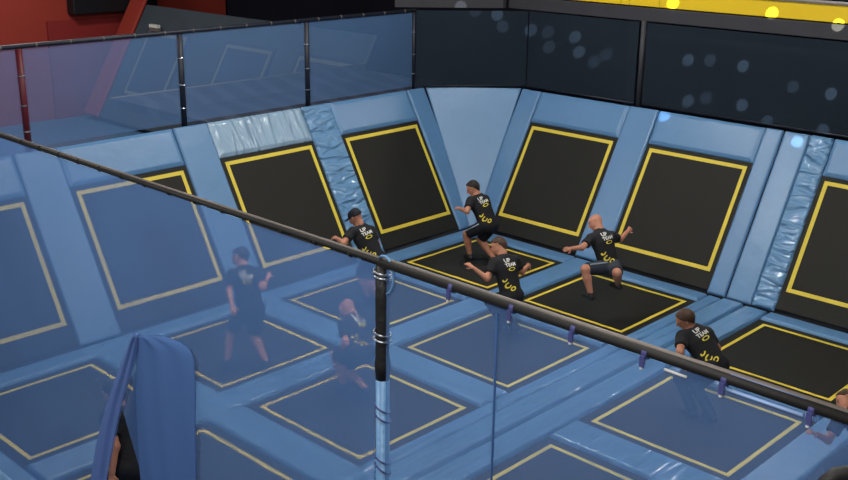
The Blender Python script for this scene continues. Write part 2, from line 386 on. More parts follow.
# ------------------------------------------------------------------ neighbouring court behind the blue net
mb = MB().box((-1.0, -4.85, 2.58), (6.2, 0, 0), (0, 3.15, 0), (0, 0, .16)); o = mb.build('divider_deck', 'letterdeck', loc=(5, -3.2, 2.6)); tag(o, 'dark divider deck with faint slanted lettering behind the blue net', 'deck')
o = MB().tube([(-1.6, -4.92, 2.72), (5.2, -4.92, 2.72)], .035, 10).build('deck_edge', 'railtop', loc=(2, -4.92, 2.72), smooth=True); tag(o, 'rounded edge of the divider deck with painted highlight, behind the blue net', 'edge strip')  # pale colour paints the highlight along the ridge
def far(y, t, n=0): return RWP(y, t, n)
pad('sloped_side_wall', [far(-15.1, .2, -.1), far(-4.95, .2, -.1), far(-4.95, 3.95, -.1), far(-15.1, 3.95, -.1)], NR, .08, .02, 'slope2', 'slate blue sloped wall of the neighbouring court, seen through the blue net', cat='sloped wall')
for y0, lab in ((-10.4, 'dim tilted trampoline of the neighbouring court, second panel of the blue net'), (-14.3, 'dim tilted trampoline of the neighbouring court, beside the red wall'), (-7.3, 'dim tilted trampoline of the neighbouring court, behind the net panel beside the corner')):
    root = empty('neighbour_trampoline', far(y0+1, 1.1)); tag(root, lab, 'wall trampoline', 'dim trampolines of the neighbouring court')
    U = V(0, 1, 0); W = V(-S, 0, Cc); O = far(y0, 1.1)
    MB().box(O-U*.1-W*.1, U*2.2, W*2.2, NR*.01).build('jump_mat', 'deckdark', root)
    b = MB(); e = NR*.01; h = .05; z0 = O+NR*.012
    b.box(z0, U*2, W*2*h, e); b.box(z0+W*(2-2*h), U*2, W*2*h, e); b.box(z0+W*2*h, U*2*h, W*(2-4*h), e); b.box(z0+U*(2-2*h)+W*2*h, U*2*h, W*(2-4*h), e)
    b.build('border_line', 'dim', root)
# red part
mb = MB().box((-1.0, -16.4, -.03), (13, 0, 0), (0, 14.4, 0), (0, 0, .05)); struct('floor_neighbour', mb.v, mb.f, 'floorpad')
struct('wall_red', *(lambda m: (m.v, m.f))(MB().box((-5.9, -16.6, -.04), (15, 0, 0), (0, .15, 0), (0, 0, 6.5))), 'red')
o = pad('red_slope_panel', [far(-15.95, .2, -.05), far(-15.13, .2, -.05), far(-15.13, 5.2, -.05), far(-15.95, 5.2, -.05)], NR, .1, .02, 'red', 'bright red sloping panel edging the slate blue slope, top left', cat='panel')
o = MB().box((-2.0, -16.44, .0), (2.6, 0, 0), (0, .09, 0), (0, 0, 2.95)).build('red_bench_wall', 'redd', loc=(2, -16.3, 0)); tag(o, 'darker red low wall in front of the red wall, top left', 'low wall')
o = MB().box((-3.0, -16.44, 3.12), (2.9, 0, 0), (0, .42, 0), (0, 0, .95)).build('black_case', 'blackbox', loc=(2, -16, 3.2)); tag(bevel(o, .04), 'large black box on the red wall, top left', 'box')
o = MB().box((2.6, -16.45, 3.65), (6, 0, 0), (0, .1, 0), (0, 0, .12)).build('dark_ledge', 'blackbox', loc=(5, -16.3, 3.7)); tag(o, 'thin dark ledge running along the red wall', 'ledge')
P = at_x(156, 24, -1.5); root = empty('wall_lamp', P); tag(root, 'small pale lamp shining above the blue net, beside the red panel', 'lamp')
MB().box(P-V(.0, .2, .1), (.12, 0, 0), (0, .42, .0), (0, 0, .09)).build('lamp_housing', 'lamp', root)
MB().box(P-V(.0, .22, .2), (.10, 0, 0), (0, .46, .0), (0, 0, .09)).build('bracket', 'railtop', root)

# ------------------------------------------------------------------ near fence: net, rail, post
XF = 11.3; ZR = 4.235; YP = 9.06
root = empty('near_rail', (XF, 7.5, ZR)); tag(root, 'black padded top rail of the near net, crossing the photo diagonally', 'rail')
MB().tube([(XF, 2.6, ZR-.0), (XF, YP, ZR+.015)], .021, 14).build('foam_sleeve', 'rail', root, smooth=True)
MB().tube([(XF, YP, ZR+.012), (XF, 12.6, ZR+.018)], .029, 14).build('foam_sleeve', 'rail', root, smooth=True)
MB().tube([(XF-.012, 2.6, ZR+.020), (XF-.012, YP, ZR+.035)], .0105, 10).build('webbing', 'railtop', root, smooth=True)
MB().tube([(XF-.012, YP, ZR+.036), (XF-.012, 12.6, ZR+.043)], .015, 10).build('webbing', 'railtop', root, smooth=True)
MB().tube([(XF-.010, 11.56, ZR+.034), (XF-.010, 11.95, ZR+.034)], .019, 10).build('pale_wrap', 'wrap', root, smooth=True)
MB().tube([(XF+.012, 11.56, ZR-.036), (XF+.012, 11.95, ZR-.036)], .010, 8).build('net_hem', 'hem', root, smooth=True)
MB().tube([(XF+.012, 11.20, ZR-.044), (XF+.012, 11.33, ZR-.046)], .008, 8).build('net_hem', 'white', root, smooth=True)
sl = ['just right of the padded post', 'second right of the padded post', 'third right of the padded post', 'above the third column trampoline', 'beside the crouching jumper', 'nearest the right edge']
for (y, lab) in zip((9.70, 10.18, 10.62, 11.08, 11.54, 11.99), sl):
    root = empty('rail_strap', (XF, y, ZR)); tag(root, f'violet blue strap around the near rail, {lab}', 'strap', 'straps on the near rail')
    MB().tube([(XF, y-.015, ZR+.008), (XF, y+.015, ZR+.008)], .033, 16).build('loop', 'strap', root, smooth=True)
    MB().box((XF+.035, y-.014, ZR-.062), (.01, 0, 0), (0, .028, 0), (0, 0, .065)).build('tail', 'strap', root)
    MB().box((XF+.03, y-.009, ZR-.074), (.016, 0, 0), (0, .014, 0), (0, 0, .012)).build('buckle', 'white', root)
for k in range(14):
    y = 4.1+k*.36
    if y > YP-.15: break
    o = MB().tube([(XF, y-.008, ZR+.006), (XF, y+.008, ZR+.006)], .026, 10).build('rail_tie', 'rail', loc=(XF, y, ZR)); tag(o, 'small dark tie around the thin left stretch of the near rail', 'tie', 'small ties on the left stretch of the near rail')
# post
root = empty('padded_post', (XF-.05, YP, 0)); tag(root, 'tall padded post, black above and blue below, holding the near rail', 'post')
xp = XF-.02
MB().tube([(xp, YP, 3.40), (xp, YP, 3.52), (xp, YP, 3.60), (xp, YP, 3.98), (xp, YP, 4.235)], [.046, .054, .045, .047, .043], 16).build('black_sleeve', 'post', root, smooth=True)
MB().tube([(xp, YP, .0), (xp, YP, 3.41)], .048, 18).build('blue_sleeve', 'bluepost', root, smooth=True)
def ring(z, tilt, r, m, name='cord', rr=.006):
    pts = [(xp+r*math.cos(t), YP+r*math.sin(t), z+tilt*math.cos(t+.8)) for t in np.linspace(0, 2*math.pi, 17)]
    MB().tube(pts, rr, 8).build(name, m, root, smooth=True)
for z, t in ((3.19, .03), (3.12, .03), (2.80, .03), (2.73, .04), (2.40, .03)): ring(z, t, .054, 'strap')
for z, t in ((4.145, .012), (4.175, .016), (3.70, .012), (3.745, .015)): ring(z, t, .060, 'steel', 'wire_clamp', .007)
pts = [(xp+.02, YP+.04+.085*math.sin(t), 4.17+.13*math.cos(t)) for t in np.linspace(-.6, 2.9, 14)]
MB().tube(pts, .008, 8).build('blue_loop', 'bluepost', root, smooth=True)

# net left of the post, with the slit
def net_grid(name, y0, y1, z0, z1, m, parent, hole=None, ny=60, nz=48, amp=.02):
    mb = MB(); idx = {}
    for j in range(nz+1):
        for i in range(ny+1):
            y = y0+(y1-y0)*i/ny; z = z0+(z1-z0)*j/nz
            if hole:
                yl, yr, za = hole(z)
                if za > 0:   # squeeze the grid lines round the slit
                    ym = (yl+yr)/2
                    if i == hole.i0: y = yl
                    if i == hole.i0+1: y = yr
            x = XF+amp*math.sin(2.1*y+.9*z)*math.sin(math.pi*(z-z0)/(z1-z0))
            idx[i, j] = len(mb.v); mb.v.append(V(x, y, z))
    for j in range(nz):
        for i in range(ny):
            if hole and i == hole.i0:
                z = z0+(z1-z0)*(j+1)/nz
                if hole(z)[2] > 0: continue
            mb.f.append((idx[i, j], idx[i+1, j], idx[i+1, j+1], idx[i, j+1]))
    return mb.build(name, m, parent, smooth=True)
apex = at_x(123, 408, XF); lowl = at_x(106, 480, XF); lowr = at_x(144, 480, XF)
Y0 = 2.6
class Hole:
    def __init__(s, ny): s.i0 = int((apex[1]-Y0)/((YP-.05-Y0)/ny)); s.ya = Y0+(YP-.05-Y0)*s.i0/ny
    def __call__(s, z):
        if z >= apex[2]: return (0, 0, -1)
        k = (apex[2]-z)/(apex[2]-lowl[2]); k2 = min(k, 1.6)
        return (apex[1]+(lowl[1]-apex[1])*k2, apex[1]+(lowr[1]-apex[1])*k2, 1)
net = empty('near_net', (XF, 6, .1)); tag(net, 'blue near net left of the padded post, slit open at its foot', 'net')
# three grids: left of slit, right of slit, above it
def ruled(name, fl, fr, z0, z1, n, k, m, parent, amp=.012, x0=XF):
    mb = MB()
    for j in range(k+1):
        z = z0+(z1-z0)*j/k; a, b = fl(z), fr(z)
        for i in range(n+1):
            y = a+(b-a)*i/n; mb.v.append(V(x0+amp*math.sin(2.1*y+.9*z), y, z))
    for j in range(k):
        for i in range(n):
            q = j*(n+1)+i; mb.f.append((q, q+1, q+n+2, q+n+1))
    return mb
hl = lambda z: apex[1]+(lowl[1]-apex[1])*min((apex[2]-z)/(apex[2]-lowl[2]), 1.8)
hr = lambda z: apex[1]+(lowr[1]-apex[1])*min((apex[2]-z)/(apex[2]-lowr[2]), 1.8)
mb = ruled('', lambda z: Y0, lambda z: YP-.05, apex[2], ZR-.018, 30, 12, 0, 0)
a1 = ruled('', lambda z: Y0, hl, .08, apex[2], 14, 10, 0, 0); a2 = ruled('', hr, lambda z: YP-.05, .08, apex[2], 14, 10, 0, 0)
mb.add(a1.v, a1.f); mb.add(a2.v, a2.f); mb.build('mesh_panel', 'netblue', net, smooth=True)
# doubled flap right of the slit and the rolled edge left of it, draped just this side of the net
def drape(name, top, edges, m, lab_parent, off):
    """edges: list of (v, u_left, u_right) rows measured on the net plane"""
    mb = MB(); n = 12; rows = []
    for (v, ul, ur) in edges:
        A = at_x(ul, v, XF); B = at_x(ur, v, XF); rows.append((A, B))
    for A, B in rows:
        for i in range(n+1):
            s = i/n; p = A+(B-A)*s; p = p+V(off+.05*math.sin(math.pi*s)+.010*math.sin(s*17+p[2]*2), 0, 0); mb.v.append(p)
    for j in range(len(rows)-1):
        for i in range(n):
            q = j*(n+1)+i; mb.f.append((q, q+1, q+n+2, q+n+1))
    o = mb.build(name, m, lab_parent, smooth=True); s = o.modifiers.new('sub', 'SUBSURF'); s.levels = 1; s.render_levels = 2
    s = o.modifiers.new('thick', 'SOLIDIFY'); s.thickness = .006
    return o
drape('net_flap', None, [(334, 141, 160), (345, 140, 193), (365, 138, 197), (400, 137, 198), (430, 139, 198), (455, 141, 199), (480, 143, 199), (520, 150, 201), (600, 165, 203)], 'netflap', net, .02)
drape('rolled_net_edge', None, [(332, 139, 144), (350, 131, 140), (376, 120, 134), (400, 111, 126), (430, 102, 119), (455, 98, 114), (480, 94, 109), (520, 88, 102), (600, 78, 94)], 'netfold', net, .03)
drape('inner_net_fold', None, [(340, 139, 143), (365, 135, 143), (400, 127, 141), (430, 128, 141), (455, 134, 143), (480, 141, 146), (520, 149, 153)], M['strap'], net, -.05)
# net right of the post
net2 = empty('near_net', (XF, 10.8, .1)); tag(net2, 'lighter blue near net right of the padded post', 'net')
ruled('', lambda z: YP+.05, lambda z: 12.6, .08, ZR-.012, 24, 16, 0, 0).build('mesh_panel', 'netblue2', net2, smooth=True)
MB().tube([(XF+.004, 10.06, 1.0), (XF+.004, 10.06, ZR-.06)], .008, 8).build('seam_cord', 'seam', net2, smooth=True)
# dark padded curve in front of the net, bottom right
pts = [at_depth(u, v, 4.6) for u, v in ((822, 500), (826, 482), (836, 475), (850, 473), (880, 474), (930, 482))]
o = MB().tube(pts, [.03, .034, .036, .036, .036, .036], 14).build('padded_bar', 'rail', loc=tuple(pts[2]), smooth=True); tag(o, 'bent dark padded bar poking in at the bottom right corner', 'bar')

# ------------------------------------------------------------------ people: implicit bodies
def smin(a, b, k):
    h = np.clip(.5+.5*(b-a)/k, 0, 1); return b*(1-h)+a*h-k*h*(1-h)
def field_mesh(prims, res, k=.03):
    """prims: dict(a,b,ra,rb, flat=(dir,s), cut=[(o,n)], k)"""
    lo = np.min([np.minimum(p['a'], p['b'])-max(p['ra'], p['rb']) for p in prims], axis=0)-3*res-.01
    hi = np.max([np.maximum(p['a'], p['b'])+max(p['ra'], p['rb']) for p in prims], axis=0)+3*res+.01
    n = np.ceil((hi-lo)/res).astype(int)+1
    F = np.full(n, .3, np.float32)
    for p in prims:
        R = max(p['ra'], p['rb'])+.06+k
        i0 = np.clip(((np.minimum(p['a'], p['b'])-R-lo)/res).astype(int), 0, n-1); i1 = np.clip(((np.maximum(p['a'], p['b'])+R-lo)/res).astype(int)+2, 1, n)
        X, Y, Zg = np.meshgrid(*[lo[d]+res*np.arange(i0[d], i1[d]) for d in range(3)], indexing='ij')
        Q = np.stack([X, Y, Zg], -1)
        A, B = p['a'].copy(), p['b'].copy(); q = Q
        if p.get('flat'):
            d, s = p['flat']; d = unit(d)
            q = Q+(s-1)*((Q-A)@d)[..., None]*d; B = B+(s-1)*((B-A)@d)*d
        ab = B-A; L2 = ab@ab
        t = np.clip(((q-A)@ab)/L2, 0, 1) if L2 > 1e-9 else np.zeros(q.shape[:-1])
        dist = np.linalg.norm(q-A-t[..., None]*ab, axis=-1)-(p['ra']+(p['rb']-p['ra'])*t)
        if p.get('flat'): dist = dist/ (1+(p['flat'][1]-1)*.5)
        for (o, nn) in p.get('cut', ()): dist = np.maximum(dist, (Q-o)@unit(nn))
        sl = tuple(slice(i0[d], i1[d]) for d in range(3))
        if p.get('sub'): F[sl] = np.maximum(F[sl], -dist)
        else: F[sl] = smin(F[sl], dist, p.get('k', k)) 
    return surface_nets(F, lo, res)
def surface_nets(F, lo, res):
    n = F.shape; ins = F < 0
    c = np.zeros((n[0]-1, n[1]-1, n[2]-1), int)
    for dx in (0, 1):
        for dy in (0, 1):
            for dz in (0, 1): c += ins[dx:n[0]-1+dx, dy:n[1]-1+dy, dz:n[2]-1+dz]
    cells = np.argwhere((c > 0) & (c < 8)); idx = -np.ones(c.shape, int); idx[tuple(cells.T)] = np.arange(len(cells))
    acc = np.zeros((len(cells), 3)); cnt = np.zeros(len(cells)); corners = [(a, b, d) for a in (0, 1) for b in (0, 1) for d in (0, 1)]
    for i, ca in enumerate(corners):
        for cb in corners[i+1:]:
            if sum(abs(x-y) for x, y in zip(ca, cb)) != 1: continue
            fa = F[tuple((cells+ca).T)]; fb = F[tuple((cells+cb).T)]; s = (fa < 0) != (fb < 0)
            t = fa[s]/(fa[s]-fb[s]); acc[s] += np.array(ca)+(np.array(cb)-np.array(ca))*t[:, None]; cnt[s] += 1
    verts = lo+res*(cells+acc/cnt[:, None]); faces = []
    for ax in range(3):
        o1, o2 = [(1, 2), (2, 0), (0, 1)][ax]
        sl0 = [slice(None)]*3; sl1 = [slice(None)]*3; sl0[ax] = slice(0, -1); sl1[ax] = slice(1, None)
        e = np.argwhere(ins[tuple(sl0)] != ins[tuple(sl1)])
        e = e[(e[:, o1] > 0) & (e[:, o2] > 0)]
        e = e[(e[:, o1] < n[o1]-1) & (e[:, o2] < n[o2]-1)]
        d1 = np.zeros(3, int); d1[o1] = 1; d2 = np.zeros(3, int); d2[o2] = 1
        q = np.stack([idx[tuple((e-d1-d2).T)], idx[tuple((e-d2).T)], idx[tuple(e.T)], idx[tuple((e-d1).T)]], 1)
        flip = ~ins[tuple(e.T)]; q[flip] = q[flip][:, ::-1]; faces.append(q)
    return verts, np.concatenate(faces)
def join(*ms):
    v = []; f = []; k = 0
    for a, b in ms: v.append(a); f.append(b+k); k += len(a)
    return np.concatenate(v), np.concatenate(f)
def C(a, b, ra, rb=None, **kw): return dict(a=np.asarray(a, float), b=np.asarray(b, float), ra=ra, rb=ra if rb is None else rb, **kw)

def hand_prims(wr, d, palm_n, side):
    """wr wrist, d hand direction, palm normal, side: +1/-1 thumb direction"""
    d = unit(d); n = unit(palm_n-d*(palm_n@d)); w = np.cross(d, n)*side
    P = [C(wr-d*.03, wr+d*.02, .026, .028, flat=(n, 1.3)), C(wr+d*.02, wr+d*.085, .030, .038, flat=(n, 2.1))]
    for k, (off, L) in enumerate(((.030, .070), (.010, .078), (-.010, .072), (-.029, .056))):
        b0 = wr+d*.085+w*off; c = .25+.08*k; d1 = unit(d*math.cos(c)+n*math.sin(c)+w*off*2); d2 = unit(d*math.cos(c*2.6)+n*math.sin(c*2.6)+w*off*2)
        P += [C(b0-d*.01, b0+d1*L*.55, .0095, .0085, k=.006), C(b0+d1*L*.55, b0+d1*L*.55+d2*L*.5, .0085, .007, k=.006)]
    t0 = wr+d*.03+w*.028; t1 = t0+unit(d*.6+w*.8+n*.2)*.04; t2 = t1+unit(d*.9+w*.35+n*.3)*.032
    P += [C(t0, t1, .014, .011, k=.01), C(t1, t2, .011, .0085, k=.008)]
    return P

def person(label, J, face, hface, skin='skin', hair='hair', hair_kind='short', shorts='shorts', stripe=False, hup=None, scale=1.0, prints=True, group=None, ybig=True, leggings=False):
    hs = 1.13; face = unit(face); hf = unit(hface); scale = scale*1.18; pel, chest, neck, head = J['pelvis'], J['chest'], J['neck'], J['head']
    up = unit(neck-pel); right = unit(np.cross(face, up)); face = unit(np.cross(up, right))
    s = scale; hu = unit(hup) if hup is not None else unit(head-neck); hf = unit(hf-hu*(hf@hu)); hr_ = np.cross(hf, hu)
    shl, shr = J['shl'], J['shr']; fr = (face, 1.35)
    torso = [C(pel, (pel+chest)/2, .145*s, .135*s, flat=fr), C((pel+chest)/2, chest, .135*s, .155*s, flat=fr), C(chest, chest+up*.09, .155*s, .12*s, flat=fr), C(shl, shr, .062*s)]
    neckp = [C(neck-up*.06, head-hu*.05, .058*s, .052*s)]
    B = torso+neckp
    for q in 'lr':
        B += [C(J['sh'+q], J['el'+q], .052*s, .040*s), C(J['el'+q], J['wr'+q], .041*s, .027*s)]
        hp = J['hip'+q]
        B += [C(hp, J['kn'+q], .088*s, .058*s), C(J['kn'+q], J['kn'+q]+(J['an'+q]-J['kn'+q])*.35, .056*s, .058*s), C(J['kn'+q]+(J['an'+q]-J['kn'+q])*.35, J['an'+q], .058*s, .036*s)]
        fd = J['ft'+q]; B += [C(J['an'+q]-fd*.02-V(0, 0, .03), J['an'+q]+fd*.14-V(0, 0, .045), .034*s, .026*s)]
    body = field_mesh(B, .016)
    # head with features, finer
    h = head; H = [C(h-hf*.015+hu*.03, h+hf*.015+hu*.025, .088, .082, flat=(hr_, 1.12)), C(h+hf*.045-hu*.05, h+hf*.055-hu*.075, .052, .036, flat=(hr_, .95), k=.05), C(h-hu*.04-hf*.02, h-hu*.12-hf*.02, .055, .056),
         C(h+hf*.095+hu*.015, h+hf*.118-hu*.022, .009, .014, k=.015),  # nose
         C(h+hf*.088-hu*.048+hr_*.015, h+hf*.088-hu*.048-hr_*.015, .012, k=.015)]
    for sg in (-1, 1):
        H += [C(h+hr_*sg*.082+hu*.02-hf*.005, h+hr_*sg*.084-hu*.02+hf*.002, .014, .010, k=.008, flat=(hr_, 1.4)),
              C(h+hf*.086+hu*.035+hr_*sg*.03, h+hf*.084+hu*.035+hr_*sg*.045, .010, k=.015)]
        H += [C(h+hf*.100+hu*.014+hr_*sg*.032, h+hf*.102+hu*.014+hr_*sg*.034, .013, sub=True)]
    for p_ in H:
        p_['a'] = h+(p_['a']-h)*hs; p_['b'] = h+(p_['b']-h)*hs; p_['ra'] *= hs; p_['rb'] *= hs
    meshes = [body, field_mesh(H, .0075)]
    for q, sg in (('l', 1), ('r', -1)):
        d = unit(J['wr'+q]-J['el'+q]); pn = J.get('palm'+q, face-up*.3); meshes.append(field_mesh(hand_prims(J['wr'+q], d, pn, sg), .0065, .008))
    v, f = join(*meshes)
    base = (pel[0], pel[1], max(0., min(J['anl'][2], J['anr'][2])-.09))
    o = obj('person', v, f, skin, loc=base, smooth=True); tag(o, label, 'person', group)
    # clothes
    SH = [C(pel+up*.02, (pel+chest)/2, .158*s, .150*s, flat=fr, cut=[(pel-up*.02, -up)]), C((pel+chest)/2, chest, .150*s, .166*s, flat=fr), C(chest, chest+up*.09, .166*s, .128*s, flat=fr), C(shl, shr, .074*s, cut=[(neck+up*.0, up)])]
    for q in 'lr':
        a = J['sh'+q]; d = unit(J['el'+q]-a); SH.append(C(a, a+d*.2, .070*s, .068*s, cut=[(a+d*.185, d)]))
    vs, fs = field_mesh(SH, .016, .035); shirt = obj('tee_shirt', vs, fs, 'shirt', o, smooth=True)
    SO = [C(pel-up*.02, pel+up*.05, .156*s, .152*s, flat=fr, cut=[(pel+up*.07, up)])]
    for q in 'lr':
        a = J['hip'+q]; d = J['kn'+q]-a; L = np.linalg.norm(d); d = d/L
        SO.append(C(a, a+d*L, .108*s, .084*s, cut=[(a+d*L*.90, d)]))
    vo, fo = field_mesh(SO, .016, .035); obj('shorts', vo, fo, shorts, o, smooth=True)
    if stripe:
        a = J['hipl']; b = J['knl']; d = b-a; side = unit(np.cross(d, face)); 
        side = unit((CAM-a)-d*((CAM-a)@d)/(d@d))
        side = unit(side+up*.7); side = unit(side-d*(side@d)/(d@d))
        MB().tube([a+d*.1+side*.109*s, a+d*.5+side*.099*s, a+d*.88+side*.091*s], .011, 8).build('side_piping', 'stripe', o, smooth=True)
    if leggings:
        for q in 'lr':
            vl, fl_ = field_mesh([C(J['kn'+q], J['an'+q]-V(0, 0, .0), .072*s, .050*s), C(J['hip'+q]*.25+J['kn'+q]*.75, J['kn'+q], .08*s, .072*s)], .014, .03); obj('legging', vl, fl_, shorts, o, smooth=True)
    for q in 'lr':
        an = J['an'+q]; fd = J['ft'+q]
        vf, ff = field_mesh([C(an-fd*.035-V(0, 0, .042), an+fd*.15-V(0, 0, .055), .044*s, .036*s), C(an+V(0, 0, .02), an-V(0, 0, .03), .043*s, .045*s, cut=[(an+V(0, 0, .03), Z)])], .012, .02)
        obj('shoe', vf, ff, 'shoe', o, smooth=True)
    if hair_kind != 'bald':
        cutp = h+hu*.045+hf*.03
        if hair_kind == 'cap':
            vh, fh = field_mesh([C(h-hf*.02+hu*.035, h+hf*.012+hu*.03, .099, .095, flat=(hr_, 1.1), cut=[(h+hu*.015, -hu)]),
                                 C(h+hf*.07+hu*.035, h+hf*.14+hu*.02, .058, .05, flat=(hu, 4.5), k=.01)], .008, .01)
            vh = h+(vh-h)*hs; obj('cap', vh, fh, 'cap', o, smooth=True)
        else:
            extra = .004 if hair_kind == 'buzz' else .013
            Hh = [C(h-hf*.022+hu*.036, h+hf*.008+hu*.036, .090+extra, .084+extra, flat=(hr_, 1.12), cut=[(h+hu*.055+hf*.035, -hu*.62+hf*.62)])]
            Hh.append(C(h-hf*.055+hu*.0, h-hf*.05-hu*.045, .05+extra, .035+extra, k=.03))
            if hair_kind == 'bun': Hh.append(C(h+hu*.12-hf*.02, h+hu*.135+hf*.02, .035, .03, k=.02))
            vh, fh = field_mesh(Hh, .0085, .02); vh = h+(vh-h)*hs; obj('hair', vh, fh, hair, o, smooth=True)
    for sg in (-1, 1):
        e = h+(hf*.090+hu*.014+hr_*sg*.031)*hs; MB().tube([e, e+hf*.004], .010, 10).build('eye', 'eye', o, smooth=True)
    MB().tube([h+(hf*.100-hu*.048+hr_*k)*hs for k in (-.022, 0, .022)], .005, 6).build('mouth', 'lip', o, smooth=True)
    if prints:
        bvh = BVHTree.FromPolygons([tuple(p) for p in vs], [tuple(int(i) for i in q) for q in fs])
        def wrap(name, pts, faces, m):
            out = []
            for (a, b) in pts:   # a to the right (seen from behind), b up, from the chest
                org = chest+right*a+up*b-face*.5
                hit = bvh.ray_cast(Vector(org), Vector(face), 1.0)
                out.append((V(*hit[0])-face*.007) if hit[0] is not None else chest+right*a+up*b-face*.15)
            obj(name, out, faces, m, shirt)
        def text(s_, size, cx, cy, m, rot=0):
            cu = bpy.data.curves.new('t', 'FONT'); cu.body = s_; cu.size = size; cu.align_x = 'CENTER'; cu.offset = size*.03; cu.resolution_u = 3
            t = bpy.data.objects.new('t', cu); COL.objects.link(t)
            me = bpy.data.meshes.new_from_object(t.evaluated_get(bpy.context.evaluated_depsgraph_get()))
            bpy.data.objects.remove(t); c, sn = math.cos(rot), math.sin(rot)
            pts = [(cx+p.co.x*c-p.co.y*sn, cy+p.co.x*sn+p.co.y*c) for p in me.vertices]; fc = [tuple(q.vertices) for q in me.polygons]
            bpy.data.meshes.remove(me); wrap('shirt_lettering' if m == 'white' else 'shirt_logo', pts, fc, m)
        text('UP', .085, -.03, .085, 'white'); text('TEAM', .075, .01, .015, 'white')
        def arc(cx, cy, rx, ry, w, a0, a1, rot=0, n=16):
            pts = []; c, sn = math.cos(rot), math.sin(rot)
            for i in range(n+1):
                t = a0+(a1-a0)*i/n
                for rr in (1, 1-w):
                    x, y = rx*rr*math.cos(t), ry*rr*math.sin(t); pts.append((cx+x*c-y*sn, cy+x*sn+y*c))
            return pts, [(2*i, 2*i+1, 2*i+3, 2*i+2) for i in range(n)]
        wrap('shirt_logo', *arc(.01, -.03, .065, .028, .35, 0, 6.28), 'yprint')
        if ybig:
            wrap('shirt_logo', *arc(-.095, -.265, .055, .042, .42, .9, 5.6, .5), 'yprint')
            wrap('shirt_logo', *arc(-.125, -.17, .045, .03, .5, 2.0, 5.4, .9), 'yprint')
            wrap('shirt_logo', *arc(-.03, -.33, .05, .032, .45, 0, 6.28, .3), 'yprint')
    return o

def make(pel, uv, sgn, D=None):
    """uv: joints on the picture; sgn: nearer/farther choice for each bone"""
    J = {}; J['pelvis'] = pel
    J['neck'] = bone(pel, uv['neck'], .50, sgn.get('neck', 1)); J['chest'] = pel+(J['neck']-pel)*.68
    J['head'] = bone(J['neck'], uv['head'], .17, sgn.get('head', 1))
    up = unit(J['neck']-pel)
    mid = J['neck']-up*.05
    for q in 'lr':
        J['sh'+q] = bone(mid, uv['sh'+q], .185, sgn.get('sh'+q, 1)); v = J['sh'+q]-mid; J['sh'+q] = mid+unit(v)*.18
        J['el'+q] = bone(J['sh'+q], uv['el'+q], .28, sgn.get('el'+q, 1)); v = J['el'+q]-J['sh'+q]; J['el'+q] = J['sh'+q]+v*min(1, .30/np.linalg.norm(v))
        J['wr'+q] = bone(J['el'+q], uv['wr'+q], .25, sgn.get('wr'+q, 1)); v = J['wr'+q]-J['el'+q]; J['wr'+q] = J['el'+q]+v*min(1, .28/np.linalg.norm(v))
        hd = sgn.get('hipv', V(0, 1, 0) if q == 'l' else V(0, 1, 0))
        J['hip'+q] = pel+sgn['side']*(-.09 if q == 'l' else .09)-up*.04
        J['kn'+q] = bone(J['hip'+q], uv['kn'+q], .42, sgn.get('kn'+q, 1)); v = J['kn'+q]-J['hip'+q]; J['kn'+q] = J['hip'+q]+v*min(1, .45/np.linalg.norm(v))
        J['an'+q] = bone(J['kn'+q], uv['an'+q], .42, sgn.get('an'+q, 1)); v = J['an'+q]-J['kn'+q]; J['an'+q] = J['kn'+q]+v*min(1, .44/np.linalg.norm(v))
        J['an'+q][2] = max(J['an'+q][2], .095)
        J['ft'+q] = unit(V(*sgn.get('ft'+q, (-.25, -1, 0))))
    return J

FACE = V(-.25, -1, 0)
SIDE = unit(np.cross(FACE, Z))     # the person's right
exec_people = True
def P_(pel_uv, z, uv, label, face=FACE, hface=(.35, -1, 0), sg=None, ground=True, **kw):
    pel = at_z(*pel_uv, z); f = unit(face); sg = dict(sg or {}); sg['side'] = unit(np.cross(f, Z))
    for q in 'lr': sg.setdefault('ft'+q, tuple(f))
    J = make(pel, uv, sg)
    if ground:     # feet planted on the mat, knees bent to keep the bone lengths
        for q in 'lr':
            A = at_z(*uv['an'+q], .125); H = J['hip'+q]; d = A-H; L = np.linalg.norm(d)
            if L > .845: print('LEG', label[:30], q, round(L, 2)); A = H+d/L*.845; L = .845
            K = at_depth(*uv['kn'+q], float(((H+A)/2-CAM)@FW)); w_ = (K-(H+A)/2)+f*.06; w_ = w_-d*(w_@d)/(d@d); w_ /= np.linalg.norm(w_); h_ = math.sqrt(max(.0004, .43**2-(L/2)**2))
            J['kn'+q] = (H+A)/2+w_*h_; J['an'+q] = A
    return person(label, J, f, f if hface is None else hface, **kw)

# capped jumper by the left wall
P_((373, 257), .90, dict(neck=(360.5, 227), head=(355.5, 217.5), shl=(352.5, 231.5), shr=(371, 231), ell=(343.5, 243), wrl=(337, 238.5), elr=(377, 244), wrr=(366, 250), knl=(366, 278), anl=(369, 297), knr=(374, 280), anr=(379, 298)),
   'person in black tee shirt and black cap behind the near rail, beside the padded post', sg=dict(neck=-1, head=-1, ell=-1, wrl=1, elr=1, wrr=1, knl=-1, anl=1, knr=-1, anr=1, shl=-1, shr=1), hair_kind='cap')
# slim jumper at the corner
P_((488, 223), .80, dict(neck=(477.5, 196.5), head=(473, 188.5), shl=(470.5, 200.5), shr=(485, 199.5), ell=(467, 211.5), wrl=(460, 208.5), elr=(488, 212), wrr=(480, 217), knl=(465, 232.5), anl=(470, 255), knr=(491, 240), anr=(494, 258)),
   'dark haired person in black tee shirt and shorts, striding nearest the corner', sg=dict(neck=1, head=1, shl=-1, shr=1, ell=-1, wrl=1, knl=-1, anl=1, knr=1, anr=-1, elr=1, wrr=1), hair_kind='short', hair='hair', stripe=True, skin='skin2', hface=(.9, -1, 0))
